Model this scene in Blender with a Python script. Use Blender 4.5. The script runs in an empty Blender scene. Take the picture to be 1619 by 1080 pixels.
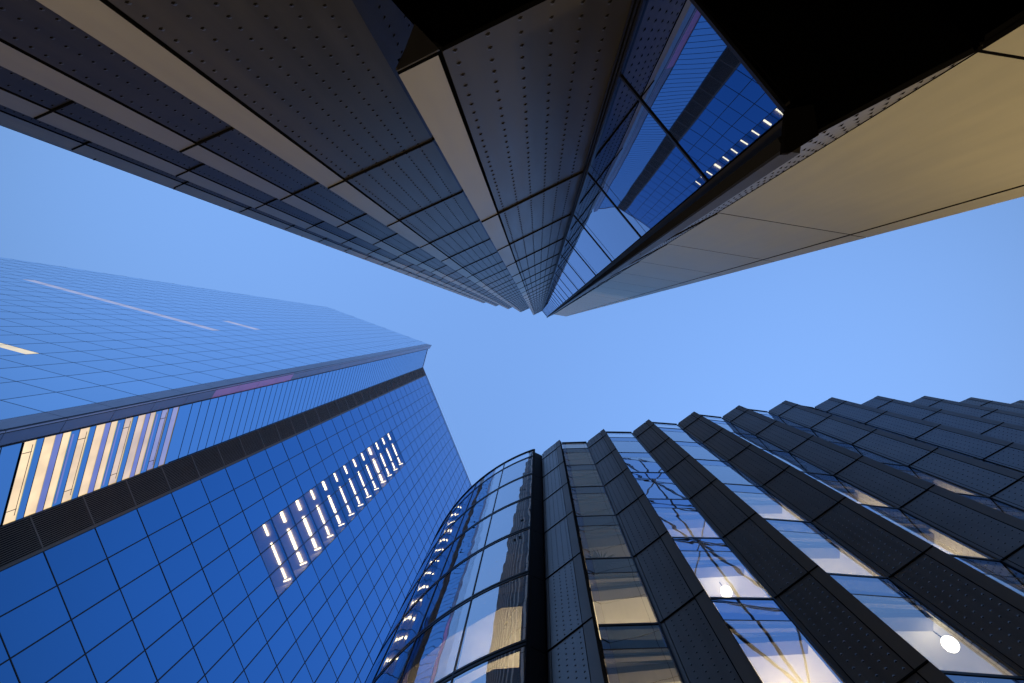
import bpy, math, random
from mathutils import Vector, Matrix
random.seed(7)
S = bpy.context.scene
ZC = 1.6                        # eye height; heights below are measured from the eye
F = 720.0
col = bpy.context.scene.collection

# ------------------------------------------------------------------ helpers
def nrm(v):
    l = math.hypot(*v); return (v[0]/l, v[1]/l)
def add(a, b, k=1.0): return (a[0]+b[0]*k, a[1]+b[1]*k)
def sub(a, b): return (a[0]-b[0], a[1]-b[1])
def dist(a, b): return math.hypot(a[0]-b[0], a[1]-b[1])
def lerp(a, b, t): return (a[0]+(b[0]-a[0])*t, a[1]+(b[1]-a[1])*t)

class MB:
    """collects polygons with uv in metres"""
    def __init__(s): s.v = []; s.f = []; s.uv = []; s.mi = []; s.sm = []
    def poly(s, pts, uv=None, mi=0, smooth=False):
        n = len(s.v)
        s.v += [(p[0], p[1], p[2]+ZC) for p in pts]
        s.f.append(tuple(range(n, n+len(pts))))
        s.uv.append(uv if uv else [(p[0]+p[1], p[2]) for p in pts]); s.mi.append(mi); s.sm.append(smooth)
    def prism(s, plan, z0, z1, mi=0, caps=True, u0=0.0):
        """vertical prism over a plan polygon; uv: u along the outline, v height"""
        a = sum(plan[i][0]*plan[(i+1) % len(plan)][1]-plan[(i+1) % len(plan)][0]*plan[i][1] for i in range(len(plan)))
        if a < 0: plan = plan[::-1]
        u = u0
        for i in range(len(plan)):
            p, q = plan[i], plan[(i+1) % len(plan)]
            L = dist(p, q)
            s.poly([(*p, z0), (*q, z0), (*q, z1), (*p, z1)], [(u, z0), (u+L, z0), (u+L, z1), (u, z1)], mi)
            u += L
        if caps:
            s.poly([(*p, z1) for p in plan], [p for p in plan], mi)
            s.poly([(*p, z0) for p in plan[::-1]], [p for p in plan[::-1]], mi)
    def slab(s, P, Q, z0, z1, inn, t, proud=0.0, mi=0, mside=None):
        """box whose front face lies on the line P-Q (pushed out by proud) and which is t deep towards inn; front uv starts at P"""
        a, b = add(P, inn, -proud), add(Q, inn, -proud)
        c, d = add(Q, inn, t), add(P, inn, t)
        L = dist(P, Q)
        s.quad(a, b, z0, z1, L, mi)
        if mside is not None: mi = mside
        s.quad(b, c, z0, z1, t, mi, 0); s.quad(c, d, z0, z1, L, mi, 0); s.quad(d, a, z0, z1, t, mi, 0)
        s.poly([(*a, z1), (*b, z1), (*c, z1), (*d, z1)], [(0, 0)]*4, mi)
        s.poly([(*d, z0), (*c, z0), (*b, z0), (*a, z0)], [(0, 0)]*4, mi)
    def quad(s, p, q, z0, z1, L, mi=0, dots=1):
        o = 0 if dots else 50
        s.poly([(*p, z0), (*q, z0), (*q, z1), (*p, z1)], [(o, z0), (o+L*dots, z0), (o+L*dots, z1), (o, z1)], mi)
    def build(s, name, mats, parent=None):
        me = bpy.data.meshes.new(name)
        me.from_pydata(s.v, [], s.f)
        uvl = me.uv_layers.new(name='UVMap')
        flat = [c for f in s.uv for p in f for c in p]
        uvl.data.foreach_set('uv', flat)
        for m in (mats if isinstance(mats, (list, tuple)) else [mats]): me.materials.append(m)
        me.polygons.foreach_set('material_index', s.mi)
        me.polygons.foreach_set('use_smooth', s.sm)
        me.update()
        o = bpy.data.objects.new(name, me); col.objects.link(o)
        if parent is not None: setp(o, parent)
        return o

def setp(o, p):
    o.parent = p
    if p.type == 'EMPTY': o.matrix_parent_inverse = Matrix.Translation(p.location).inverted()   # meshes hold world coordinates

def thing(name, loc, label, cat, group=None):
    o = bpy.data.objects.new(name, None); col.objects.link(o)
    o.location = loc; o.empty_display_size = 1
    tag(o, label, cat, group); return o
def tag(o, label, cat, group=None):
    o['label'] = label; o['category'] = cat
    if group: o['group'] = group

# ------------------------------------------------------------------ materials
LK = 0.115                       # lamp strengths for the exposure set at the end
def newmat(name):
    m = bpy.data.materials.new(name); m.use_nodes = True
    nt = m.node_tree; nt.nodes.clear()
    out = nt.nodes.new('ShaderNodeOutputMaterial')
    return m, nt, out
def node(nt, t, **kw):
    n = nt.nodes.new(t)
    for k, v in kw.items():
        if k == 'op': n.operation = v
        elif k == 'inp':
            for i, x in v.items(): n.inputs[i].default_value = x
        else: setattr(n, k, v)
    return n
def mth(nt, op, a, b=None, c=None):
    n = nt.nodes.new('ShaderNodeMath'); n.operation = op
    for i, x in enumerate((a, b, c)):
        if x is None: continue
        if isinstance(x, (int, float)): n.inputs[i].default_value = x
        else: nt.links.new(x, n.inputs[i])
    return n.outputs[0]
def mixc(nt, fac, a, b, blend='MIX'):
    n = nt.nodes.new('ShaderNodeMix'); n.data_type = 'RGBA'; n.blend_type = blend
    for i, x in ((0, fac), (6, a), (7, b)):
        if isinstance(x, (int, float)): n.inputs[i].default_value = x
        elif isinstance(x, tuple): n.inputs[i].default_value = (*x, 1) if len(x) == 3 else x
        else: nt.links.new(x, n.inputs[i])
    return n.outputs[2]

def metal(name, base, rough=.38, metallic=.6, dots=None, streak=.18, spec=.5):
    """satin metal cladding; dots=(du, dv, u_from, u_to, r): pressed perforations in rows"""
    m, nt, out = newmat(name)
    b = node(nt, 'ShaderNodeBsdfPrincipled')
    b.inputs['Metallic'].default_value = metallic
    b.inputs['Specular IOR Level'].default_value = spec
    uv = node(nt, 'ShaderNodeUVMap'); uv.uv_map = 'UVMap'
    mp = node(nt, 'ShaderNodeMapping'); mp.inputs['Scale'].default_value = (3.2, .33, 1)
    nt.links.new(uv.outputs[0], mp.inputs[0])
    ns = node(nt, 'ShaderNodeTexNoise'); ns.inputs['Scale'].default_value = 1.6; ns.inputs['Detail'].default_value = 6
    nt.links.new(mp.outputs[0], ns.inputs['Vector'])
    n2 = node(nt, 'ShaderNodeTexNoise'); n2.inputs['Scale'].default_value = .55; n2.inputs['Detail'].default_value = 3
    nt.links.new(uv.outputs[0], n2.inputs['Vector'])
    g = mth(nt, 'ADD', mth(nt, 'MULTIPLY', ns.outputs[0], .6), mth(nt, 'MULTIPLY', n2.outputs[0], .4))
    g = mth(nt, 'ADD', mth(nt, 'MULTIPLY', mth(nt, 'SUBTRACT', g, .5), streak*4), 1.0)
    vm = node(nt, 'ShaderNodeVectorMath'); vm.operation = 'SCALE'
    vm.inputs[0].default_value = base
    nt.links.new(g, vm.inputs['Scale'])
    c = vm.outputs[0]
    nt.links.new(mth(nt, 'ADD', mth(nt, 'MULTIPLY', ns.outputs[0], .16), rough-.08), b.inputs['Roughness'])
    fine = node(nt, 'ShaderNodeBump'); fine.inputs['Strength'].default_value = .12; fine.inputs['Distance'].default_value = .02
    nt.links.new(n2.outputs[0], fine.inputs['Height'])
    nrmo = fine.outputs[0]
    if dots:
        du, dv, ua, ub, r = dots
        sx = node(nt, 'ShaderNodeSeparateXYZ'); nt.links.new(uv.outputs[0], sx.inputs[0])
        x, y = sx.outputs[0], sx.outputs[1]
        fx = mth(nt, 'MULTIPLY', mth(nt, 'SUBTRACT', mth(nt, 'FRACT', mth(nt, 'DIVIDE', mth(nt, 'SUBTRACT', x, ua), du)), .5), du)
        fy = mth(nt, 'MULTIPLY', mth(nt, 'SUBTRACT', mth(nt, 'FRACT', mth(nt, 'DIVIDE', y, dv)), .5), dv)
        d = mth(nt, 'SQRT', mth(nt, 'ADD', mth(nt, 'MULTIPLY', fx, fx), mth(nt, 'MULTIPLY', fy, fy)))
        inside = mth(nt, 'MULTIPLY', mth(nt, 'GREATER_THAN', x, ua), mth(nt, 'LESS_THAN', x, ub))
        def ramp(r0, r1):
            mr = node(nt, 'ShaderNodeMapRange'); mr.interpolation_type = 'SMOOTHSTEP'
            mr.inputs[1].default_value = r0; mr.inputs[2].default_value = r1; mr.inputs[3].default_value = 1; mr.inputs[4].default_value = 0
            nt.links.new(d, mr.inputs[0]); return mth(nt, 'MULTIPLY', mr.outputs[0], inside)
        dome, hole = ramp(0.0, r*1.5), ramp(r*.6, r*1.05)
        bp = node(nt, 'ShaderNodeBump'); bp.inputs['Strength'].default_value = .5; bp.inputs['Distance'].default_value = .018
        bp.invert = True; nt.links.new(dome, bp.inputs['Height']); nt.links.new(nrmo, bp.inputs['Normal'])
        nrmo = bp.outputs[0]
        c = mixc(nt, mth(nt, 'MULTIPLY', hole, .92), c, (.004, .004, .005))
    nt.links.new(nrmo, b.inputs['Normal'])
    nt.links.new(c, b.inputs['Base Color'])
    nt.links.new(b.outputs[0], out.inputs[0])
    return m

def coated(name, tint=(.86, .93, 1), trans=(.5, .55, .6), r0=.5, wob=.0, rough=.0, wscale=.5):
    """coated window glass: part mirror, part see-through"""
    m, nt, out = newmat(name)
    g = node(nt, 'ShaderNodeBsdfGlossy'); g.inputs['Color'].default_value = (*tint, 1); g.inputs['Roughness'].default_value = rough
    t = node(nt, 'ShaderNodeBsdfTransparent'); t.inputs['Color'].default_value = (*trans, 1)
    lw = node(nt, 'ShaderNodeLayerWeight'); lw.inputs[0].default_value = .5
    f = mth(nt, 'ADD', r0, mth(nt, 'MULTIPLY', mth(nt, 'POWER', lw.outputs[1], 4.0), .95-r0))
    mx = node(nt, 'ShaderNodeMixShader')
    nt.links.new(f, mx.inputs[0]); nt.links.new(t.outputs[0], mx.inputs[1]); nt.links.new(g.outputs[0], mx.inputs[2])
    if wob:
        geo = node(nt, 'ShaderNodeNewGeometry')
        ns = node(nt, 'ShaderNodeTexNoise'); ns.inputs['Scale'].default_value = wscale; ns.inputs['Detail'].default_value = 1.5
        nt.links.new(geo.outputs['Position'], ns.inputs['Vector'])
        bp = node(nt, 'ShaderNodeBump'); bp.inputs['Strength'].default_value = 1; bp.inputs['Distance'].default_value = wob
        nt.links.new(ns.outputs[0], bp.inputs['Height']); nt.links.new(bp.outputs[0], g.inputs['Normal'])
    nt.links.new(mx.outputs[0], out.inputs[0])
    return m

def mirror_glass(name, tint, wob=.004, wscale=.35, rough=.02, lit=None, lit_k=.5, edge=(1, 1, 1)):
    """tinted reflective tower glass; lit = colour and strength of the lit room seen through it"""
    m, nt, out = newmat(name)
    b = node(nt, 'ShaderNodeBsdfPrincipled')
    b.inputs['Metallic'].default_value = 1; b.inputs['Roughness'].default_value = rough
    b.inputs['Base Color'].default_value = (*tint, 1)
    b.inputs['Specular Tint'].default_value = (*edge, 1)
    oi = node(nt, 'ShaderNodeObjectInfo')
    hs = node(nt, 'ShaderNodeHueSaturation'); hs.inputs['Color'].default_value = (*tint, 1)
    nt.links.new(mth(nt, 'ADD', .96, mth(nt, 'MULTIPLY', oi.outputs['Random'], .08)), hs.inputs['Value'])
    nt.links.new(hs.outputs[0], b.inputs['Base Color'])
    geo = node(nt, 'ShaderNodeNewGeometry')
    ns = node(nt, 'ShaderNodeTexNoise'); ns.inputs['Scale'].default_value = wscale; ns.inputs['Detail'].default_value = 2
    nt.links.new(geo.outputs['Position'], ns.inputs['Vector'])
    bp = node(nt, 'ShaderNodeBump'); bp.inputs['Strength'].default_value = 1; bp.inputs['Distance'].default_value = wob
    nt.links.new(ns.outputs[0], bp.inputs['Height']); nt.links.new(bp.outputs[0], b.inputs['Normal'])
    sh = b.outputs[0]
    if lit:
        e = node(nt, 'ShaderNodeEmission'); e.inputs[0].default_value = (*lit[0], 1); e.inputs[1].default_value = lit[1]
        uv = node(nt, 'ShaderNodeUVMap'); uv.uv_map = 'UVMap'
        n3 = node(nt, 'ShaderNodeTexNoise'); n3.inputs['Scale'].default_value = .5; n3.inputs['Detail'].default_value = 4
        nt.links.new(uv.outputs[0], n3.inputs['Vector'])
        nt.links.new(mth(nt, 'MULTIPLY', mth(nt, 'ADD', n3.outputs[0], .5), lit[1]*LK), e.inputs[1])
        mx = node(nt, 'ShaderNodeMixShader'); mx.inputs[0].default_value = lit_k
        nt.links.new(sh, mx.inputs[1]); nt.links.new(e.outputs[0], mx.inputs[2]); sh = mx.outputs[0]
    nt.links.new(sh, out.inputs[0])
    return m

def emit(name, c, k):
    m, nt, out = newmat(name)
    e = node(nt, 'ShaderNodeEmission'); e.inputs[0].default_value = (*c, 1); e.inputs[1].default_value = k*LK
    nt.links.new(e.outputs[0], out.inputs[0]); return m

def plain(name, c, rough=.7, metallic=0, spec=.3, var=.15, scale=1.2):
    m, nt, out = newmat(name)
    b = node(nt, 'ShaderNodeBsdfPrincipled')
    b.inputs['Roughness'].default_value = rough; b.inputs['Metallic'].default_value = metallic
    b.inputs['Specular IOR Level'].default_value = spec
    tc = node(nt, 'ShaderNodeTexCoord')
    ns = node(nt, 'ShaderNodeTexNoise'); ns.inputs['Scale'].default_value = scale; ns.inputs['Detail'].default_value = 5
    nt.links.new(tc.outputs['Object'], ns.inputs['Vector'])
    a = tuple(x*(1-var) for x in c); d = tuple(min(1, x*(1+var)) for x in c)
    nt.links.new(mixc(nt, ns.outputs[0], a, d), b.inputs['Base Color'])
    nt.links.new(b.outputs[0], out.inputs[0]); return m

M = dict(
    panel=metal('dark_dotted_metal', (.066, .062, .060), .38, .42, streak=.26),
    trim=metal('pale_trim_metal', (.35, .335, .29), .42, .5, streak=.10),
    cream=metal('cream_metal', (.43, .42, .325), .45, .35, streak=.11),
    fin=metal('perforated_fin_metal', (.17, .165, .16), .38, .5),
    backing=plain('shadow_gap', (.012, .012, .013), .9, spec=.05),
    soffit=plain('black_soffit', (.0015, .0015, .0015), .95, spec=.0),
    browntrim=metal('bronze_and_shade_metal', (.06, .057, .055), .45, .4),  # on the pier side this dark tone is painted shade
    lowpanel=metal('low_dotted_metal', (.21, .192, .18), .37, .78),
    lowtrim=metal('low_trim_metal', (.20, .178, .16), .44, .4, streak=.10),
    black=plain('black_metal', (.008, .008, .009), .6, 0, spec=.05),
    frame=plain('dark_window_frame', (.02, .021, .024), .35, .5, spec=.4),
    glass=coated('coated_window_glass', r0=.44, wob=.006, trans=(.7, .7, .68)),
    wavyglass=coated('coated_wavy_glass', r0=.44, wob=.0022, wscale=.9, trans=(.7, .7, .68)),
    spandrel=coated('spandrel_glass', r0=.45, tint=(.62, .78, .98), trans=(.05, .06, .07), wob=.0025, wscale=.9),
    curveglass=coated('curved_glass', r0=.56, wob=.012, wscale=.5, trans=(.75, .74, .7)),
    towerglass=coated('recess_bay_glass', r0=.56, tint=(.56, .66, .82), trans=(.06, .06, .06), wob=.006, wscale=.4),
    blueglass=mirror_glass('blue_curtain_glass', (.068, .225, .475)),
    paleglass=mirror_glass('pale_blue_curtain_glass', (.33, .55, .78)),
    litglass=coated('lit_office_glass', tint=(.07, .26, .55), trans=(.85, .85, .82), r0=.55, wob=.004),
    litpale=mirror_glass('lit_pale_glass', (.33, .55, .78), lit=((.62, .60, .75), .95), lit_k=.5),
    litbright=mirror_glass('lit_bright_glass', (.28, .55, .92), lit=((1, .84, .5), 1.1), lit_k=.7),
    louvreglass=mirror_glass('blue_louvre_glass', (.18, .38, .62)),
    louvrelav=mirror_glass('lavender_louvre_glass', (.27, .36, .72), lit=((.62, .55, .72), .6), lit_k=.3),
    litcell=[mirror_glass('lit_lobby_glass', (.3, .5, .9), lit=((1.0, .74, .42), k), lit_k=q) for k, q in
             ((1.15, .88), (1.05, .84), (.9, .72), (.6, .38))],
    strip=metal('grey_corner_strip', (.30, .29, .36), .34, .75, streak=.05),
    striplow=metal('slate_corner_strip', (.22, .25, .34), .32, .75, streak=.05),
    pink=metal('pink_reflection_strip', (.62, .32, .54), .34, .7, streak=.05),  # reflected coloured light put into the strip's base colour
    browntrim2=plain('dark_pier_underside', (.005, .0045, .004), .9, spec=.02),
    louvre=metal('louvre_metal', (.15, .13, .118), .45, .5),
    ceiling=plain('white_ceiling', (.72, .70, .66), .85),
    bulkhead=plain('grey_bulkhead', (.22, .21, .22), .8),
    office=plain('office_wall_dimmed', (.14, .13, .12), .9),  # room wall darkened in colour so the floor looks less lit
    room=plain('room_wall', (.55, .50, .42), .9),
    lamp=emit('lamp_white', (1, .80, .46), 9),
    globe=emit('lamp_globe', (1, .88, .62), 26),
    leaf=plain('plant_leaf', (.04, .07, .03), .6),
    pot=plain('plant_pot', (.12, .11, .10), .6),
    paving=plain('paving', (.16, .155, .15), .85, scale=3),
    brace=plain('steel_brace', (.12, .12, .13), .5, .3),
    farglass=mirror_glass('far_tower_glass', (.55, .72, .95)),
)

# ------------------------------------------------------------------ ground
g = MB()
g.poly([(-900, -900, -ZC), (900, -900, -ZC), (900, 900, -ZC), (-900, 900, -ZC)])
ground = g.build('ground', M['paving']); ground['kind'] = 'structure'

# ================================================================== 1. dark stepped tower overhead
TOP, BOT, STO, J0 = 118.0, 4.07, 3.9, 10.0
tower = thing('clad_tower', (2, -12, 0),
              'dark tower of stepped dotted metal panels with pale trims and one cream face, looming overhead', 'tower')
joints = [BOT] + [J0+STO*k for k in range(int((TOP-J0)/STO)+1)] + [TOP]
A = {1: (-1.26, -2.25), 2: (-4.63, -2.99), 3: (-7.88, -3.79), 4: (-11.07, -4.52), 5: (-14.25, -5.33), 6: (-17.4, -6.42), 7: (-20.4, -7.85)}
for i in range(8, 17): A[i] = (A[i-1][0]-3.1, A[i-1][1]-1.36)
SL = {1: -.494, 2: -.457, 3: -.45, 4: -.44, 5: -.43, 6: -.47, 7: -.5}
for i in range(8, 17): SL[i] = -.5
LEN, TW = 2.53, .42
N = {}
body_front = []
gap = .05
HEX = [(math.cos(math.radians(30+60*k)), math.sin(math.radians(30+60*k))) for k in range(6)]
def scoops(mb, P, d, inn, u0, n, du, z0, z1, dv, r, h, dark=1):
    rows = int((z1-z0-.12)/dv)
    off = (z1-z0-rows*dv)/2
    for a in range(n):
        u = u0+du*a
        for b in range(rows+1):
            z = z0+off+dv*b
            if z < z0+.06 or z > z1-.06: continue
            c = add(P, d, u+random.uniform(-.004, .004)); ring = [(*add(add(c, d, x*r), inn, .001), z+y*r) for x, y in HEX]
            ap = (*add(c, inn, -h), z-.25*r)
            for k in range(6):
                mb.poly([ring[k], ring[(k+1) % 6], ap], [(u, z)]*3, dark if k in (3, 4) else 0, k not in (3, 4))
def ledge(mb, P, Q, z, inn, d, out=.035):
    """dark drip edge at a panel joint"""
    mb.slab(add(P, d, .004), add(Q, d, -.004), z-.012, z+.02, inn, .1, proud=out)
def facet(mbp, mbt, mbb, P, Q, inn, z_list, tw, d, t=.16, scoop=True):
    """dotted panels and an edge trim per storey over a dark backing"""
    T = add(P, d, tw)
    for z0, z1 in zip(z_list, z_list[1:]):
        g2 = gap/2
        mbp.slab(add(T, d, g2), Q, z0+g2, z1-g2, inn, .05, mside=1)
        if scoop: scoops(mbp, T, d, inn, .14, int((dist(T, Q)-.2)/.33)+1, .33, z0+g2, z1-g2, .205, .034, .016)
        ledge(mbb, P, Q, z1, inn, d)
        mbt.slab(P, add(T, d, -g2), z0+g2, z1-g2, inn, t, proud=.012, mside=1)
    mbb.slab(add(P, d, .05), Q, z_list[0]+.03, z_list[-1]-.03, inn, .12, proud=-.052)

back = MB()
for i in range(1, 17):
    d = nrm((1, SL[i])); inn = (-d[1]*-1, d[0]*-1)          # towards -y
    inn = (d[1], -d[0])
    Q = add(A[i], d, LEN); N[i] = Q
    p, t = MB(), MB()
    facet(p, t, back, A[i], Q, inn, joints, TW, d, .05, i < 7)
    fo = p.build('dotted_panel_bay', [M['panel'], M['backing']], tower)
    to = t.build('edge_trim', [M['trim'], M['backing']], fo)
    SK = (.36*(d[0]+.1), -.93)
    # return behind the free edge
    Bi = (A[i][0]+.16, A[i][1]-.42)
    r = MB(); r.slab(add(A[i], inn, .04), Bi, BOT+.01, TOP-.01, d, .1)
    r.build('trim_return', M['browntrim'], fo)
# recessed glazing between a facet's inner end and the next trim (mostly hidden)
for i in range(2, 17):
    d = nrm((1, SL[i-1])); inn = (d[1], -d[0])
    B = (A[i-1][0]+.16, A[i-1][1]-.42)
    e = nrm(sub(B, N[i])); ie = (e[1], -e[0])
    w = MB()
    for z0, z1 in zip(joints, joints[1:]): w.slab(N[i], B, z0+.04, z1-.04, ie, .04)
    go = w.build('recessed_glazing', M['towerglass'], tower)
    back.slab(N[i], B, BOT, TOP-.05, ie, .2, proud=-.06)

# the wide glazed bay
B0, A0, N0, W1 = (2.24, -1.87), (2.20, -1.54), (3.93, -2.44), (7.21, -1.90)
P0 = N[1]
e = nrm(sub(B0, P0)); ie = (e[1], -e[0])
bay = MB(); mull = MB()
zs = [BOT, 6.0] + [9.9+STO*k for k in range(int((TOP-10)/STO)+1)] + [TOP-1.2]
Lg = dist(P0, B0)
G0, G1 = add(P0, e, .13), add(B0, e, -.02)
for z0, z1 in zip(zs, zs[1:]):
    o = MB()
    jit = random.uniform(-.0025, .0025)
    o.poly([(*G0, z0+.05), (*G1, z0+.05), (*add(G1, ie, jit), z1-.05), (*add(G0, ie, jit), z1-.05)], [(0, z0), (Lg, z0), (Lg, z1), (0, z1)])
    o.build('window_pane', M['towerglass'], tower)
    mull.slab(G0, G1, z1-.022, z1+.022, ie, .12, proud=.02)
    if z1 > 7: mull.slab(G0, G1, z1-.50, z1-.485, ie, .05, proud=.004)
for u in (0.0, .055, .105):
    mull.slab(add(P0, e, u), add(P0, e, u+.028), BOT, TOP-1.2, ie, .12, proud=.05)
mull.slab(G0, G1, BOT+.006, BOT+.05, ie, .03, proud=.004)
mull.slab(add(P0, e, -.05), add(B0, e, .0), TOP-1.2, TOP-.2, ie, .3, proud=.06)
mull.build('window_frame', M['frame'], tower)
back.slab(P0, B0, BOT, TOP-1.3, ie, .2, proud=-.3)
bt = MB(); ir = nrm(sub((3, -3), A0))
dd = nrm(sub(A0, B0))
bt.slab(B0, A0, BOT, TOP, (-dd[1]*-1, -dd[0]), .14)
bt.build('pier_side', M['browntrim'], tower)  # pale trim face painted dark, shade from its facing put into the colour
# grazing dotted fin facet
d0 = nrm(sub(N0, A0)); in0 = (d0[1], -d0[0])
p, t = MB(), MB()
A0s = add(A0, d0, .02)
facet(p, t, back, A0s, N0, in0, joints, .30, d0, .14)
fo = p.build('dotted_fin_bay', [M['fin'], M['backing']], tower); t.build('edge_trim', [M['trim'], M['backing']], fo)
# cream face down to the pavement
dw = nrm(sub(W1, N0)); iw = (dw[1], -dw[0])
Wt = add(W1, dw, -.36)
c, ct = MB(), MB()
jj = [-ZC, .2, BOT] + joints[1:]
for z0, z1 in zip(jj, jj[1:]):
    c.slab(add(N0, dw, .02), add(Wt, dw, -.015), z0+.02, z1-.02, iw, .06, mside=1)
    ct.slab(add(Wt, dw, .015), W1, z0+.02, z1-.02, iw, .16, proud=.01, mside=1)
co = c.build('cream_panel_face', [M['cream'], M['backing']], tower); ct.build('edge_trim', [M['cream'], M['backing']], co)
back.slab(add(N0, dw, .03), add(W1, dw, -.05), -ZC, TOP-.05, iw, .14, proud=-.061)
back.build('shadow_gap_backing', M['backing'], tower)
# body behind, with its black underside and the ground-floor core
core = [A[7], N[7]]
pl = [(-48, -20.6), (-20.2, -8.6), (-17.2, -8.0), (-14.2, -7.4), (-10.8, -6.6), (-7.6, -5.9), (-4.4, -5.1), (-1.6, -4.4), (.5, -4.0), (1.2, -3.9), (2.6, -2.4), (3.9, -2.7), (7.0, -2.25),
      (8.0, -4.2), (14, -16), (15, -34), (-46, -44)]
bd = MB(); bd.prism(pl, BOT+.02, TOP-.3); bd.build('rear_body', M['browntrim'], tower)
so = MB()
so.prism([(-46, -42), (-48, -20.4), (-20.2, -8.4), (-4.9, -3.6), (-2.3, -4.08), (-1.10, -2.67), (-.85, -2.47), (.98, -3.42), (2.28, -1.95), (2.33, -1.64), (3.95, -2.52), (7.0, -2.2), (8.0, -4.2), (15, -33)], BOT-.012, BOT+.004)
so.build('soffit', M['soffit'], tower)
so = MB(); so.prism([(-1.26, -2.25), (-.88, -2.44), (-1.10, -2.67)], BOT-.022, BOT-.002)
so.build('pier_foot', M['browntrim'], tower)
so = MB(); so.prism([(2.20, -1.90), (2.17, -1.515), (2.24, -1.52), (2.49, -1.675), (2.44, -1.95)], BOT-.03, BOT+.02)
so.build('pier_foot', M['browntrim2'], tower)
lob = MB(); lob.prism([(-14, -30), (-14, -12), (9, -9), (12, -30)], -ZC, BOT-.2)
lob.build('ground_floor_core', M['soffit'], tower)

# ================================================================== 2. blue glass tower on the left
gt = thing('glass_tower', (-45, 40, 0),
           'tall blue glass tower with a lit column of office windows and dark louvre band', 'tower')
ZT = 145.0
E = (-36.8, 13.9)                    # corner of the narrow face and the wide blue face
dC = nrm((.41, 1)); inC = (-dC[1], dC[0])
SC, C0, CST, CB = 75.0, 32.9, 3.82, 2.67
floorsC = [C0+CST*k for k in range(-9, 30) if C0+CST*k < ZT-.3]
cand = []                            # (apparent size, builder)
lit_floors = range(5, 18)
def apparent(P, z):                  # how large a square metre there shows
    return 1.0/(P[0]**2+P[1]**2+z*z)
def inframe(P, z):
    if z < 3: return False
    x, y = P[0]*F/z+851, P[1]*F/z+512
    return -60 < x < 1680 and -60 < y < 1140
rest = MB()
panes = []
base_s = 2.75
nC = int((SC-base_s)/CB)
for k in range(-9, 30):
    z0, z1 = C0+CST*k, min(C0+CST*(k+1), ZT)
    if z0 >= ZT or z1 < 0: continue
    for j in range(nC):
        a, b = add(E, dC, base_s+CB*j), add(E, dC, base_s+CB*(j+1))
        if k in lit_floors and j in (3, 4, 5): continue
        panes.append((apparent(lerp(a, b, .5), z0) if inframe(lerp(a, b, .5), z0) else 0, 'C', a, b, z0, z1, inC))
# narrow and pale faces
cA, cFold, cB = (-36.3, 6.5), (-34.6, 6.95), (-35.25, 8.05)
dA = nrm((-1, -.27)); inA = (dA[1]*1, -dA[0]); inA = (-.261, .965)
AST, AB = 3.9, 3.4
ZA, ZAP, sAP = 149.0, 185.0, 51.0     # parapet at the corner, apex height, apex distance along the face
sEND = 106.0
def topA(s):
    if s <= sAP: return ZA+(ZAP-ZA)*s/sAP
    return ZAP*(1-(s-sAP)/(sEND-sAP))
litA = {}
for k in range(0, 48):
    z0 = AST*k-ZC
    for j in range(int(sEND/AB)):
        s0, s1 = AB*j, AB*(j+1)
        t0, t1 = topA(s0), topA(s1)
        zz0 = z0; 
        if z0 >= max(t0, t1): continue
        a, b = add(cA, dA, s0), add(cA, dA, s1)
        za, zb = min(z0+AST, t0), min(z0+AST, t1)
        panes.append((apparent(lerp(a, b, .5), z0)*.5 if inframe(lerp(a, b, .5), max(z0, 1)) else 0, 'A', a, b, z0, (za, zb), inA, k, j))
panes.sort(key=lambda t: -t[0])
def paneC(mb, p, g2=.03):
    _, kind, a, b, z0, z1, inn = p[:7]
    e = nrm(sub(b, a)); a2, b2 = add(a, e, g2), add(b, e, -g2)
    jx, jy = random.uniform(-.006, .006), random.uniform(-.006, .006)
    if kind == 'C':
        mb.poly([(*a2, z0+g2), (*add(b2, inn, jx), z0+g2), (*add(b2, inn, jx+jy), z1-g2), (*add(a2, inn, jy), z1-g2)],
                [(0, z0), (CB, z0), (CB, z1), (0, z1)])
    else:
        za, zb = z1
        if za <= z0+.1 and zb <= z0+.1: return
        mb.poly([(*a2, z0+g2), (*b2, min(z0+g2, zb)), (*b2, zb-g2), (*a2, max(z0+g2, za-g2))],
                [(0, z0), (AB, z0), (AB, zb), (0, za)])
def a_lit(p):
    k, j = p[7], p[8]
    zmid = p[4]+2
    s = AB*j
    if k == 20 and 6 <= j <= 15: return 'litpale'
    if k == 23 and 6 <= j <= 7: return 'litpale'
    if k == 20 and j == 18: return 'litpale'
    if k == 11 and 4 <= j <= 6: return 'litbright'
    return None
restC, restA = MB(), MB()
nsep = 0
for p in panes:
    lm = a_lit(p) if p[1] == 'A' else None
    if lm:
        zm = p[4]+AST*(.5 if lm == 'litpale' else .68)
        m = MB(); paneC(m, p[:4]+(zm,)+p[5:]); m.build('lit_window', M[lm], gt)
        paneC(restA, p[:5]+((zm+.06, zm+.06),)+p[6:])
    elif nsep < 99 and p[0] > 0:
        m = MB(); paneC(m, p); nsep += 1
        m.build('window_pane', M['blueglass'] if p[1] == 'C' else M['paleglass'], gt)
    else:
        paneC(restC if p[1] == 'C' else restA, p)
ro = restC.build('window_panes_far', [M['blueglass']], gt); ro['kind'] = 'stuff'; ro.name = 'curtain_wall_glazing'
ro = restA.build('window_panes_far', [M['paleglass']], gt); ro['kind'] = 'stuff'; ro.name = 'sloped_face_glazing'
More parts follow.
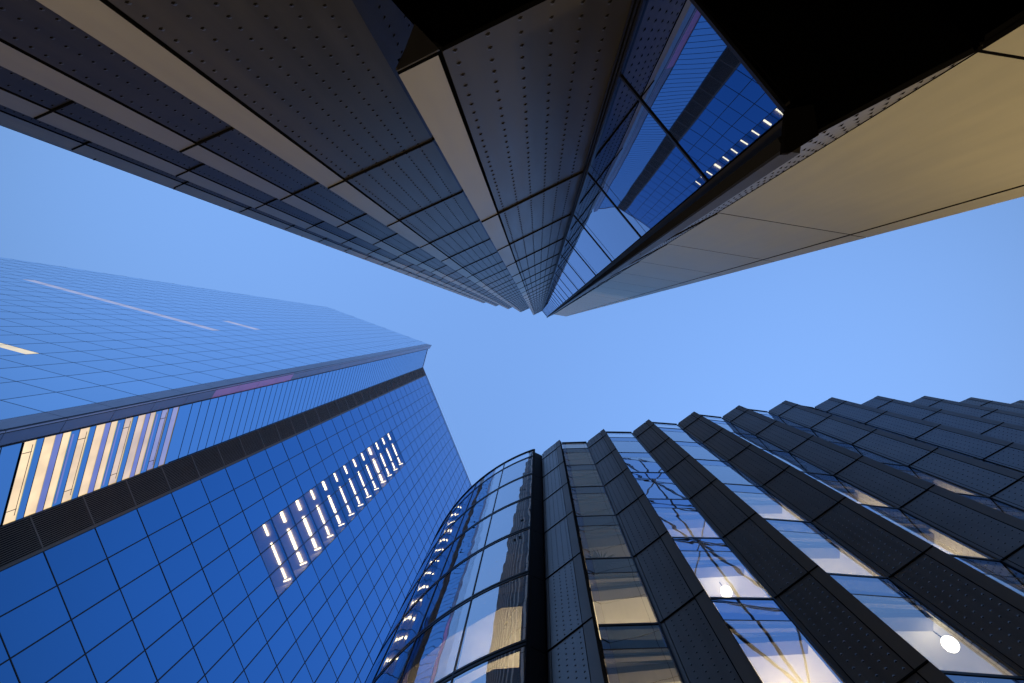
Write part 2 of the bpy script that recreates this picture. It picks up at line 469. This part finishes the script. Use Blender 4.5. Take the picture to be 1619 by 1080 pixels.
# mullion grids
mg = MB()
for j in range(nC+1):
    a = add(E, dC, base_s+CB*j); mg.slab(add(a, dC, -.045), add(a, dC, .045), -ZC, ZT, inC, .2, proud=.05)
for k in range(-9, 30):
    z = C0+CST*k
    if -1 < z < ZT: mg.slab(add(E, dC, base_s+.05), add(E, dC, SC), z-.03, z+.03, inC, .15, proud=.025)
mg.build('mullion_grid', M['frame'], gt)
mg = MB()
for j in range(1, int(sEND/AB)+1):
    s = AB*j; a = add(cA, dA, s); zt = topA(s)
    if zt > 1: mg.slab(add(a, dA, .018), add(a, dA, -.018), -ZC, zt, inA, .2, proud=.012)
for k in range(1, 48):
    z = AST*k-ZC
    if z > ZAP: break
    s0 = 0 if z < ZA else (z-ZA)/(ZAP-ZA)*sAP
    s1 = sEND-(sEND-sAP)*z/ZAP
    if s1 > s0+1: mg.slab(add(cA, dA, s1), add(cA, dA, s0), z-.025, z+.025, inA, .15, proud=.008)
mg.build('mullion_grid', M['frame'], gt)
# lit offices behind the wide face
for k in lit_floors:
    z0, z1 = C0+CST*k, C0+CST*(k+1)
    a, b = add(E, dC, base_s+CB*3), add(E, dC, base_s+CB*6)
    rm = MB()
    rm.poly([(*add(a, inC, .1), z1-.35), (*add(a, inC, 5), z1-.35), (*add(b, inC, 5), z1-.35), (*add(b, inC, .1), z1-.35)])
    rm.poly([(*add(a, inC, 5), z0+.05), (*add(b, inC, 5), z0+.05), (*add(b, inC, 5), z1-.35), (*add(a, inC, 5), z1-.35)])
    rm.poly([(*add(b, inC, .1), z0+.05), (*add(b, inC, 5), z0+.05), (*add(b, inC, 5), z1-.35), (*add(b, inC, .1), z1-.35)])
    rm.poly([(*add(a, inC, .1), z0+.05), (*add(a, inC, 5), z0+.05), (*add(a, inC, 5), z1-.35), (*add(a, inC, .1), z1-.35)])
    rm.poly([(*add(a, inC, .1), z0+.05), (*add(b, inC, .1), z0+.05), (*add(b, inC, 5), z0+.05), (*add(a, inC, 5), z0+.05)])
    rm.build('office_room', M['room' if k in (5, 6, 7, 8, 14) else 'office'], gt)  # paler walls on some floors paint in a stronger lamp glow
    for j in (3, 4, 5):
        m = MB(); paneC(m, (0, 'C', add(E, dC, base_s+CB*j), add(E, dC, base_s+CB*(j+1)), z0, z1, inC)); m.build('lit_window', M['litglass'], gt)
    lm = MB()
    dep = .75
    for s0, s1 in ((.3, 1.7), (2.7, 5.5), (6.0, 7.3)):
        P, Q = add(add(a, dC, s0), inC, dep), add(add(a, dC, s1), inC, dep)
        lm.slab(P, Q, z1-.50, z1-.40, inC, .18 if k not in (6, 7, 9, 14) else .3)
    P = add(add(a, dC, 7.55), inC, .3)
    lm.slab(P, add(P, dC, .1), z1-.5, z1-.42, inC, .9)
    lm.build('ceiling_lamp', M['lamp'], gt)
# louvre band on the wide face
lv = MB(); n = 19
for i in range(n):
    u = .06+(2.66-.06)*i/(n-1)
    a = add(E, dC, u); lv.slab(add(a, dC, -.028), add(a, dC, .028), -ZC, ZT-.4, inC, .16, proud=.08)
for k in range(-9, 30):
    z = C0+CST*k
    if -1 < z < ZT: lv.slab(E, add(E, dC, 2.7), z-.05, z+.05, inC, .12, proud=.085)
lo = lv.build('louvre_band', M['louvre'], gt)
lb = MB(); lb.slab(E, add(E, dC, 2.72), -ZC, ZT-.2, inC, .1, proud=-.17); lb.build('louvre_backing', M['backing'], lo)
lt = MB(); lt.slab(add(E, dC, 2.55), add(E, dC, 2.72), -ZC, ZT, inC, .1, proud=.1); lt.build('edge_strip', M['louvre'], lo)
# narrow face between strip and louvre band: three glass blades per storey
dB = nrm(sub(E, cB)); inB = (-dB[1], dB[0])
CELL = CST/3; zb0 = 31.2
LB = dist(cB, E)
restB = MB(); frB = MB()
for i in range(-24, 92):
    z0 = zb0+CELL*i; z1 = z0+CELL
    if z0 < -1 or z1 > ZT+1: continue
    lev = 0 if 0 <= i < 3 else 1 if 3 <= i < 6 else 2 if 6 <= i < 9 else 3 if 9 <= i < 11 else None
    wl = .5 if i % 3 == 2 else .64
    if lev is None:
        restB.slab(cB, E, z0+.02, z1-.02, inB, .05)
        continue
    m = MB(); m.slab(cB, E, z0+.02, z0+CELL*wl, inB, .05); m.build('lit_window', M['litcell'][lev], gt)
    m = MB(); m.slab(cB, E, z0+CELL*wl, z1-.02, inB, .05, proud=.06)
    m.build('glass_blade', M['louvrelav' if (i % 3 == 1 and lev < 3) else 'louvreglass'], gt)
    if i % 3 == 2 and lev < 3:
        m = MB(); m.slab(add(cB, dB, .3), add(E, dB, -.3), z0+CELL*.56, z0+CELL*.68, inB, .02, proud=.075); m.build('glass_blade', M['louvrelav'], gt)
    if i % 3 == 0:
        for uu in (.9, LB-1.0):
            frB.slab(add(cB, dB, uu), add(cB, dB, uu+.05), z0+.1, z0+CELL*.55, inB, .02, proud=.01)
        frB.slab(add(cB, dB, .4), add(E, dB, -.5), z0+CELL*.50, z0+CELL*.53, inB, .02, proud=.011)
    frB.slab(cB, E, z0-.02, z0+.02, inB, .06, proud=.07)
for i in range(11, 92):
    z0 = zb0+CELL*i
    if z0 < ZT: frB.slab(cB, E, z0-.02, z0+.02, inB, .06, proud=.02)
for i in range(-24, 0):
    z0 = zb0+CELL*i
    if z0 > 0: frB.slab(cB, E, z0-.02, z0+.02, inB, .06, proud=.02)
ro = restB.build('blade_glazing', M['louvreglass'], gt); ro['kind'] = 'stuff'
frB.slab(add(E, dB, -.08), add(E, dB, .05), -ZC, ZT, inB, .1, proud=.1)
frB.slab(add(cB, dB, -.02), add(cB, dB, .05), -ZC, ZT, inB, .1, proud=.08)
frB.build('blade_frame', M['frame'], gt)
# folded corner strip
for (P, Q, mname) in ((cA, cFold, 'strip'), (cFold, cB, 'striplow')):
    e = nrm(sub(Q, P)); inn = (-e[1], e[0])
    if mname == 'strip': inn = inA
    m, mp = MB(), MB()
    for k in range(0, 40):
        z0 = AST*k-ZC; z1 = min(z0+AST, ZT+3)
        if z0 > ZT+2: break
        pink = mname == 'striplow' and 13 <= k <= 16  # storeys tinted to imitate a reflection on the strip
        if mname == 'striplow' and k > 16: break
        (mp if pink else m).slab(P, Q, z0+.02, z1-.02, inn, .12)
    if mname == 'striplow':
        mu = MB()
        for k in range(17, 40):
            z0 = AST*k-ZC
            if z0 > ZT+2: break
            mu.slab(P, Q, z0+.02, min(z0+AST, ZT+3)-.02, inn, .12)
        mu.build('corner_strip', M[mname], gt)
    so_ = m.build('corner_strip', M[mname], gt)
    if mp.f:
        po = mp.build('pink_reflection_panels', M['pink'], so_)
    bb = MB(); bb.slab(add(P, e, .02), add(Q, e, -.02), -ZC, ZT+2.9, inn, .2, proud=-.03); bb.build('strip_backing', M['frame'], so_)
# solid behind the glass
bk = MB()
def back_pt(p, inn, k=5.6): return add(p, inn, k)
Eend = add(E, dC, SC)
Afar = add(cA, dA, sEND)
bk.prism([add(add(E, inC, .3), dC, 2.8), add(Eend, inC, .3), (-70, 85), (-60, 30), (-48, 10), (-39, 8.5)], -ZC, ZT-.2) if False else None
bk.slab(add(E, dC, .1), add(E, dC, base_s+CB*3-.05), -ZC, ZT-.1, inC, 3, proud=-.3)
bk.slab(add(E, dC, base_s+CB*6+.05), Eend, -ZC, ZT-.1, inC, 3, proud=-.3)
bk.slab(add(E, dC, base_s+CB*3-.05), add(E, dC, base_s+CB*6+.05), -ZC, C0+CST*5-.02, inC, 3, proud=-.3)
bk.slab(add(E, dC, base_s+CB*3-.05), add(E, dC, base_s+CB*6+.05), C0+CST*18+.02, ZT-.1, inC, 3, proud=-.3)
bk.slab(add(E, dC, 5), Eend, -ZC, ZT-.3, inC, 20, proud=-6)
bk.slab(cB, E, -ZC, ZT-.1, inB, 1, proud=-.2)
# sloped body behind the pale face
a0 = add(add(cA, dA, 1.0), inA, .3); a1 = add(add(cA, dA, sAP), inA, .3); a2 = add(add(cA, dA, sEND-1), inA, .3)
prof = [(a0, -ZC), (a2, -ZC), (a1, ZAP-2), (a0, ZA-1)]
b0 = [add(p, inA, 26) for p, z in prof]
f_ = [(*p, z) for p, z in prof]; r_ = [(*add(p, inA, 26 if z > 0 else 26), z) for p, z in prof]
bk.poly(f_); bk.poly(r_[::-1])
for i in range(4): bk.poly([f_[i], r_[i], r_[(i+1) % 4], f_[(i+1) % 4]])
bk.build('tower_body', M['frame'], gt)
pr = MB()
pr.slab(add(E, dC, .0), Eend, ZT, ZT+.5, inC, .6, proud=.06)
pr.slab(cB, E, ZT, ZT+.5, inB, .6, proud=.06)
pr.build('parapet', M['strip'], gt)

# ================================================================== 3. low stepped building with the curved glass end
lowb = thing('stepped_building', (14, 18, 0),
             'lower dark building of saw-tooth dotted metal ribs and lit windows with a curved glass end', 'office building')
HT = 35.0
LV = [33.3-3.9*k for k in range(10) if 33.3-3.9*k > -2]       # 33.3 .. -1.8
q2p = lambda x, y, z=HT: ((x-851)*z/F, (y-512)*z/F)
RA = {1: (884.7, 695.2), 2: (954.5, 678), 3: (1025.8, 662.8), 4: (1097.4, 650.5), 5: (1168.3, 640.7), 6: (1241.7, 633), 7: (1315, 628),
      8: (1387.7, 625.7), 9: (1461.7, 625.7), 10: (1535, 628), 11: (1613, 632.5)}
RA = {k: q2p(*v) for k, v in RA.items()}
for i in range(12, 16): RA[i] = (RA[i-1][0]+3.6, RA[i-1][1]+.32+.06*(i-11))
RS = {1: -.77, 2: -.76, 3: -.75, 4: -.72, 5: -.67, 6: -.61, 7: -.55, 8: -.505, 9: -.46, 10: -.41, 11: -.36, 12: -.31, 13: -.26, 14: -.21, 15: -.16}
RL = 1.68
RN, RG = {}, {}
lback = MB()
zl = [-ZC+.0] + [z for z in reversed(LV) if z > -1] + [HT]
for i in RA:
    d = nrm((-1, -RS[i])); inn = (-d[1], d[0]); inn = (abs(d[1]), abs(d[0]))   # into the building (+x,+y)
    Q = add(RA[i], d, RL if i > 1 else 1.72); RN[i] = Q
    RG[i] = add(RA[i], inn, .30)
    p, t = MB(), MB()
    T = add(RA[i], d, .37)
    K = add(Q, d, -.14)
    for z0, z1 in zip(zl, zl[1:]):
        p.slab(add(T, d, .015), add(K, d, -.012), z0+.025, z1-.025, inn, .06, mside=1)
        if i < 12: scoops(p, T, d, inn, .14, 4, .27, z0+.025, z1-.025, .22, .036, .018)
        if z1 < HT: lback.slab(add(RA[i], d, .004), Q, z1-.012, z1+.02, inn, .1, proud=.03)
        t.slab(RA[i], add(T, d, -.015), z0+.025, z1-.025, inn, .24, proud=.01, mside=1)
    fo = p.build('dotted_rib', [M['lowpanel'], M['backing']], lowb); t.build('edge_trim', [M['lowtrim'], M['backing']], fo)
    j = MB(); j.slab(add(K, d, .012), Q, -ZC, HT-.25, inn, .06); j.build('rib_jamb', M['lowpanel'], fo)
    lback.slab(add(RA[i], d, .05), add(Q, d, -.02), -ZC, HT-.05, inn, .2, proud=-.061)
lback.build('shadow_gap_backing', M['backing'], lowb)
# windows of each bay
fr = MB(); blk = MB(); nwin = 0
for i in range(1, 15):
    a, b = RG[i], RN[i+1]
    e = nrm(sub(b, a)); inn = (-e[1], e[0])
    L = dist(a, b)
    for n_, z in enumerate(LV):
        zw0 = z; zt = HT-.1 if n_ == 0 else None
        def pane(nm, z0, z1, mat):
            m = MB(); jx = random.uniform(-.004, .004); jy = random.uniform(-.004, .004)
            m.poly([(*a, z0), (*add(b, inn, jx), z0), (*add(b, inn, jx+jy), z1), (*add(a, inn, jy), z1)], [(0, z0), (L, z0), (L, z1), (0, z1)])
            return m.build(nm, mat, lowb)
        if i <= 5 or (i < 8 and z < 22):
            if n_ == 0: pane('window_pane', z+.06, HT-.12, M['wavyglass'])
            pane('spandrel_pane', z-1.0, z-.05, M['spandrel'])
            pane('window_pane', z-3.9+.06, z-1.04, M['wavyglass' if i < 3 else 'glass'])
        else:
            blk.poly([(*a, max(z-3.9, -ZC)), (*b, max(z-3.9, -ZC)), (*b, z), (*a, z)])
        fr.slab(a, b, z-.04, z+.04, inn, .12, proud=.018)
        fr.slab(a, b, z-1.045, z-1.01, inn, .1, proud=.006)
    fr.slab(a, b, HT-.12, HT, inn, .14, proud=.05)
    fr.slab(add(b, e, -.05), b, -ZC, HT-.02, inn, .1, proud=.03)
    # small return between the rib's free edge and the glass
    blk.slab(a, add(RG[i], (0, 1), -.05), -ZC, HT-.1, e, .05) if False else None
fr.build('window_frame', M['frame'], lowb)
if blk.f: blk.build('side_glazing', M['spandrel'], lowb)
# curved end
CC, CR = (3.87, 21.99), 13.1
S0 = (-.37, 9.66)
ang0 = math.atan2(S0[1]-CC[1], S0[0]-CC[0])
CR = dist(S0, CC)
def cyl(w, r=CR): return (CC[0]+r*math.cos(ang0-w/CR), CC[1]+r*math.sin(ang0-w/CR))
PW = 2.55
starts = [0, 2.42, 5.05, 7.7, 10.3, 12.9, 15.5, 18.1]
cf = MB(); cfb = MB()
def arc(mb, w0, w1, z0, z1, r0, r1, n=8, smooth=True):
    for q in range(n):
        u0, u1 = w0+(w1-w0)*q/n, w0+(w1-w0)*(q+1)/n
        p0, p1 = cyl(u0, r1), cyl(u1, r1); i0, i1 = cyl(u0, r0), cyl(u1, r0)
        mb.poly([(*p0, z0), (*p1, z0), (*p1, z1), (*p0, z1)], [(u0, z0), (u1, z0), (u1, z1), (u0, z1)], 0, smooth)
        mb.poly([(*i0, z0), (*p0, z0), (*p0, z1), (*i0, z1)]) if q == 0 else None
        mb.poly([(*p0, z1), (*p1, z1), (*i1, z1), (*i0, z1)]); mb.poly([(*i0, z0), (*i1, z0), (*p1, z0), (*p0, z0)])
def weld(o):
    import bmesh
    bm = bmesh.new(); bm.from_mesh(o.data); bmesh.ops.remove_doubles(bm, verts=bm.verts, dist=1e-4); bm.to_mesh(o.data); bm.free()
for n_ in range(len(LV)):
    z = LV[n_]
    z1 = LV[n_-1] if n_ else HT-.15
    for w0, w1 in zip(starts, starts[1:]):
        m = MB(); nn = 10
        for q in range(nn):
            u0, u1 = w0+.03+(w1-w0-.06)*q/nn, w0+.03+(w1-w0-.06)*(q+1)/nn
            p0, p1 = cyl(u0), cyl(u1)
            m.poly([(*p0, z+.1), (*p1, z+.1), (*p1, z1-.1 if n_ else z1), (*p0, z1-.1 if n_ else z1)], [(u0, z), (u1, z), (u1, z1), (u0, z1)], 0, True)
        o = m.build('curved_pane', M['curveglass'], lowb); weld(o)
    if z > -1:
        arc(cf, 0, starts[-1], z-.12, z-.02, CR-.1, CR+.022, 56, False)
        arc(cf, 0, starts[-1], z+.03, z+.12, CR-.1, CR+.032, 56, False)
arc(cf, 0, starts[-1], HT-.16, HT-.03, CR-.1, CR+.06, 56, False)
for w in starts[1:]: arc(cf, w-.025, w+.025, -ZC, HT-.05, CR-.1, CR+.03, 1, False)
cf.build('curved_window_frame', M['frame'], lowb)
# black recess between curve and ribs
rc = MB()
rA, rB = cyl(-.02), RN[1]
e = nrm(sub(rB, rA)); inn = (-e[1], e[0])
post = add(rA, e, .09)
rc.slab(cyl(0.02), post, -ZC, HT-.02, inn, .4, proud=.08)
for z0, z1 in zip(zl, zl[1:]): rc.slab(add(post, e, -.05), add(rB, e, .35), z0+.015, z1-.015-(.3 if z1 == HT else 0), inn, .2, proud=-.07)
rc.build('recess_panel', M['black'], lowb)
# floors, bulkheads, back wall, roof
front = [add(cyl(w, CR-.35), (0, 0)) for w in (18, 15, 12, 9, 6, 3.5, 1.2)] + [(.2, 10.3)]
for i in range(1, 15):
    front += [add(RN[i], (.1, .45)), add(RA[i], (.25, .62))]
fl = front + [(RA[15][0], 17), (4, 17.5), (-7, 24)]
def slabpoly(mb, plan, z0, z1):
    n = len(plan)
    mb.poly([(*p, z0) for p in plan]); mb.poly([(*p, z1) for p in plan])
    for i in range(n):
        p, q = plan[i], plan[(i+1) % n]; mb.poly([(*p, z0), (*q, z0), (*q, z1), (*p, z1)])
for z in LV:
    if z < -1: continue
    m = MB(); slabpoly(m, fl, z-1.0, z-.06); fo = m.build('floor_slab', M['ceiling'], lowb)
    m = MB()
    for i in range(1, 15):
        a, b = add(RG[i], (.05, 1.0)), add(RN[i+1], (.3, .75))
        m.slab(add(a, (0, -.45)), add(b, (0, -.35)), z-1.22, z-1.002, (0, 1), .38)
        m.slab(add(RG[i], (0, .2)), add(RN[i+1], (.2, .15)), z-1.1, z-1.003, (0, 1), .12)
    m.build('ceiling_bulkhead', M['bulkhead'], fo)
m = MB(); slabpoly(m, fl, HT-.5, HT-.25); m.build('roof', M['black'], lowb)
m = MB()
bw = [(-6.2, 23), (-3.5, 18), (1, 15.2), (6, 14.0), (12, 13.2), (20, 12.2), (30, 11.6), (RA[15][0], 12)]
for p, q in zip(bw, bw[1:]): m.poly([(*p, -ZC), (*q, -ZC), (*q, HT-.5), (*p, HT-.5)])
m.build('room_wall', M['room'], lowb)
m = MB(); m.prism([(-6, 24), (4, 18), (RA[15][0], 17.5), (RA[15][0]+1, 40), (-4, 42)], -ZC, HT-.6); m.build('rear_body', M['browntrim'], lowb)

# lamps in the lit rooms
def lamp(P, z, power, r=.19, c=(1, .80, .50), visible=True, parent=lowb):
    if visible:
        m = MB(); n, k = 12, 7
        for a in range(k):
            t0, t1 = math.pi*a/k, math.pi*(a+1)/k
            for b in range(n):
                f0, f1 = 2*math.pi*b/n, 2*math.pi*(b+1)/n
                pt = lambda t, f: (P[0]+r*math.sin(t)*math.cos(f), P[1]+r*math.sin(t)*math.sin(f), z+r*math.cos(t))
                m.poly([pt(t0, f0), pt(t1, f0), pt(t1, f1), pt(t0, f1)], None, 0, True)
        go = m.build('pendant_lamp', M['globe'], parent)
        m = MB(); m.prism([(P[0]-.012, P[1]-.012), (P[0]+.012, P[1]-.012), (P[0]+.012, P[1]+.012), (P[0]-.012, P[1]+.012)], z+r, z+.6); m.build('cord', M['black'], go)
        return go
    li = bpy.data.lights.new('room_light', 'POINT'); li.energy = power*LK; li.color = c; li.shadow_soft_size = .05
    lo = bpy.data.objects.new('room_light', li); col.objects.link(lo); lo.location = (P[0], P[1], z+ZC-.75); setp(lo, parent)
    return lo
cz = {13.8: 16.66, 9.9: 12.76, 17.7: 20.56}
for (P, z, pw, vis) in [
    ((6.64, 9.46), 16.08, 14, True), ((3.2, 11.6), 16.0, 15, False), ((10.5, 10.6), 15.6, 45, False), ((6.5, 11.2), 15.3, 30, False), ((15, 9.4), 16.2, 45, False), ((19, 9.4), 16.2, 30, False),
    ((10.98, 8.54), 12.14, 14, True), ((7.2, 10.6), 12.2, 60, False), ((3.2, 11.4), 12.0, 34, False), ((15.2, 9.4), 12.3, 40, False),
    ((11, 10), 20.0, 40, False), ((15.4, 9.2), 20.0, 40, False), ((19.5, 9.0), 20.0, 40, False), ((6.8, 10.4), 20.0, 10, False),
    ((-.6, 12.3), 15.4, 50, False), ((-3.9, 13.9), 11.8, 18, False)]:
    lamp(P, z, pw*4.2, visible=vis)

# plant standing behind a window of the first bay
pt_base = (2.5, 9.36, 17.64)
plant = thing('potted_plant', (pt_base[0], pt_base[1], pt_base[2]+ZC), 'spiky leaved pot plant inside the window bay next to the curved glass', 'plant')
m = MB()
for k in range(60):
    an = random.uniform(0, 6.28); tilt = random.uniform(.15, 1.25); Ln = random.uniform(.6, .95)
    dx, dy, dz = math.cos(an)*math.sin(tilt), math.sin(an)*math.sin(tilt), math.cos(tilt)
    if pt_base[1]+math.sin(an)*math.sin(tilt)*Ln < 9.16: continue
    w = (-math.sin(an)*.035, math.cos(an)*.035)
    z0 = pt_base[2]+.3
    mid = (pt_base[0]+dx*Ln*.5, pt_base[1]+dy*Ln*.5, z0+dz*Ln*.5)
    tip = (pt_base[0]+dx*Ln, pt_base[1]+dy*Ln, z0+dz*Ln-.04)
    m.poly([(pt_base[0]-w[0]*.5, pt_base[1]-w[1]*.5, z0), (pt_base[0]+w[0]*.5, pt_base[1]+w[1]*.5, z0), (mid[0]+w[0], mid[1]+w[1], mid[2]), (mid[0]-w[0], mid[1]-w[1], mid[2])])
    m.poly([(mid[0]-w[0], mid[1]-w[1], mid[2]), (mid[0]+w[0], mid[1]+w[1], mid[2]), tip])
m.build('leaves', M['leaf'], plant)
m = MB(); m.prism([(pt_base[0]+.16*math.cos(a*.5236), pt_base[1]+.16*math.sin(a*.5236)) for a in range(12)], pt_base[2], pt_base[2]+.3); m.build('pot', M['pot'], plant)

# ================================================================== 4. braced tower mirrored in the windows
br = thing('braced_tower', (44, -50, 0), 'glass tower with dark diagonal bracing, hidden behind the dark clad tower and mirrored in windows', 'tower')
m = MB(); m.prism([(24, -42), (70, -46), (74, -80), (24, -76)], -ZC, 205); m.build('glass_body', M['farglass'], br)
m = MB()
fa, fb = (24, -41.9), (70, -45.9)
e = nrm(sub(fb, fa)); Lf = dist(fa, fb); ob = (-e[1], e[0])
def bar(s0, z0, s1, z1, w):
    dz, ds = z1-z0, s1-s0; l = math.hypot(dz, ds); nx, nz = -dz/l*w/2, ds/l*w/2
    ps = [(s0+nx, z0+nz), (s0-nx, z0-nz), (s1-nx, z1-nz), (s1+nx, z1+nz)]
    f1 = [(*add(add(fa, e, s), ob, .22), z) for s, z in ps]; f0 = [(*add(fa, e, s), z) for s, z in ps]
    m.poly(f1); 
    for i in range(4): m.poly([f0[i], f0[(i+1) % 4], f1[(i+1) % 4], f1[i]])
nb, sh = 4, 28.0
for r in range(8):
    z0 = -ZC+sh*r*.92; z1 = z0+sh*.92
    for c in range(nb):
        s0, s1 = Lf*c/nb, Lf*(c+1)/nb
        if (r+c) % 2: bar(s0, z0, s1, z1, .3)
        else: bar(s1, z0, s0, z1, .3)
    bar(0, z1, Lf, z1, .22)
for c in range(nb+1): bar(Lf*c/nb, 0, Lf*c/nb+.001, 205, .25)
m.build('brace_frame', M['brace'], br)

# ================================================================== street lamps below the frame
def street_lamp(x, y, power, aim, label):
    r = thing('street_lamp', (x, y, 0), label, 'street lamp', 'street lamps on the pavement')
    m = MB(); n = 12
    ring = lambda rad: [(x+rad*math.cos(2*math.pi*a/n), y+rad*math.sin(2*math.pi*a/n)) for a in range(n)]
    m.prism(ring(.12), -ZC, -ZC+.5); m.prism(ring(.06), -ZC+.5, 2.2); m.build('pole', M['black'], r)
    m = MB(); m.prism(ring(.20), 2.2, 2.3); m.prism(ring(.05), 2.75, 2.9); m.build('lamp_head', M['black'], r)
    m = MB(); m.prism(ring(.15), 2.32, 2.73); m.build('lamp_glass', emit('street_lamp_glass', (1, .70, .32), 6), r)
    li = bpy.data.lights.new('street_light', 'SPOT'); li.spot_size = math.radians(125); li.spot_blend = .6; li.energy = power*LK; li.color = (1, .71, .36); li.shadow_soft_size = .25
    lo = bpy.data.objects.new('street_light', li); col.objects.link(lo); lo.location = (x, y, 2.95+ZC); lo.rotation_euler = (Vector((x, y, 2.95))-Vector(aim)).to_track_quat('Z', 'Y').to_euler(); setp(lo, r)
street_lamp(8.2, 1.6, 1000, (5.0, -2.6, 7), 'street lamp on the pavement facing the cream face of the dark tower')
street_lamp(-2.6, 6.6, 1700, (-.9, -2.8, 7), 'street lamp on the pavement facing the dotted bays of the dark tower')

# ================================================================== sky, light, camera
w = bpy.data.worlds.new('World'); S.world = w; w.use_nodes = True
nt = w.node_tree
bg = nt.nodes['Background']
sky = nt.nodes.new('ShaderNodeTexSky'); sky.sky_type = 'NISHITA'; sky.sun_disc = False
EL, ROT = 4.0, 60.0
sky.sun_elevation = math.radians(EL); sky.sun_rotation = math.radians(ROT)
sky.air_density = 1.0; sky.dust_density = 0.2; sky.ozone_density = 3.0
# evening sky: deeper towards the horizon than at the zenith
tc = nt.nodes.new('ShaderNodeTexCoord'); sx = nt.nodes.new('ShaderNodeSeparateXYZ'); nt.links.new(tc.outputs['Generated'], sx.inputs[0])
fall = mth(nt, 'MAXIMUM', mth(nt, 'SUBTRACT', 1.0, mth(nt, 'MULTIPLY', mth(nt, 'SUBTRACT', 1.0, sx.outputs[2]), 1.61)), .25)
vs = nt.nodes.new('ShaderNodeVectorMath'); vs.operation = 'SCALE'; nt.links.new(fall, vs.inputs['Scale'])
nt.links.new(mixc(nt, 1.0, sky.outputs[0], (1.2, .96, 1.0), 'MULTIPLY'), vs.inputs[0])
nt.links.new(vs.outputs[0], bg.inputs[0]); bg.inputs[1].default_value = .15
sd = bpy.data.lights.new('sun', 'SUN'); sd.energy = .02; sd.angle = math.radians(12); sd.color = (1, .9, .8)
so = bpy.data.objects.new('sun', sd); col.objects.link(so); so.location = (0, 0, 300)
el, ro_ = math.radians(EL), math.radians(ROT)
sdir = Vector((math.sin(ro_)*math.cos(el), math.cos(ro_)*math.cos(el), math.sin(el)))
so.rotation_euler = sdir.to_track_quat('Z', 'Y').to_euler()

cd = bpy.data.cameras.new('camera'); cam = bpy.data.objects.new('camera', cd); col.objects.link(cam)
cam.location = (0, 0, ZC); cam.rotation_euler = (math.pi, 0, 0)
cd.sensor_width = 36; cd.lens = 36*F/1619
cd.shift_x = -(851-809.5)/1619; cd.shift_y = -(540-512)/1619
cd.clip_start = .05; cd.clip_end = 3000
S.camera = cam
S.view_settings.view_transform = 'Standard'; S.view_settings.look = 'None'
S.view_settings.exposure = 3.15; S.view_settings.gamma = 1
S.cycles.use_denoising = True
S.cycles.max_bounces = 10; S.cycles.transparent_max_bounces = 12; S.cycles.glossy_bounces = 6; S.cycles.diffuse_bounces = 4
S.cycles.sample_clamp_indirect = 4
S.cycles.caustics_reflective = False; S.cycles.caustics_refractive = False
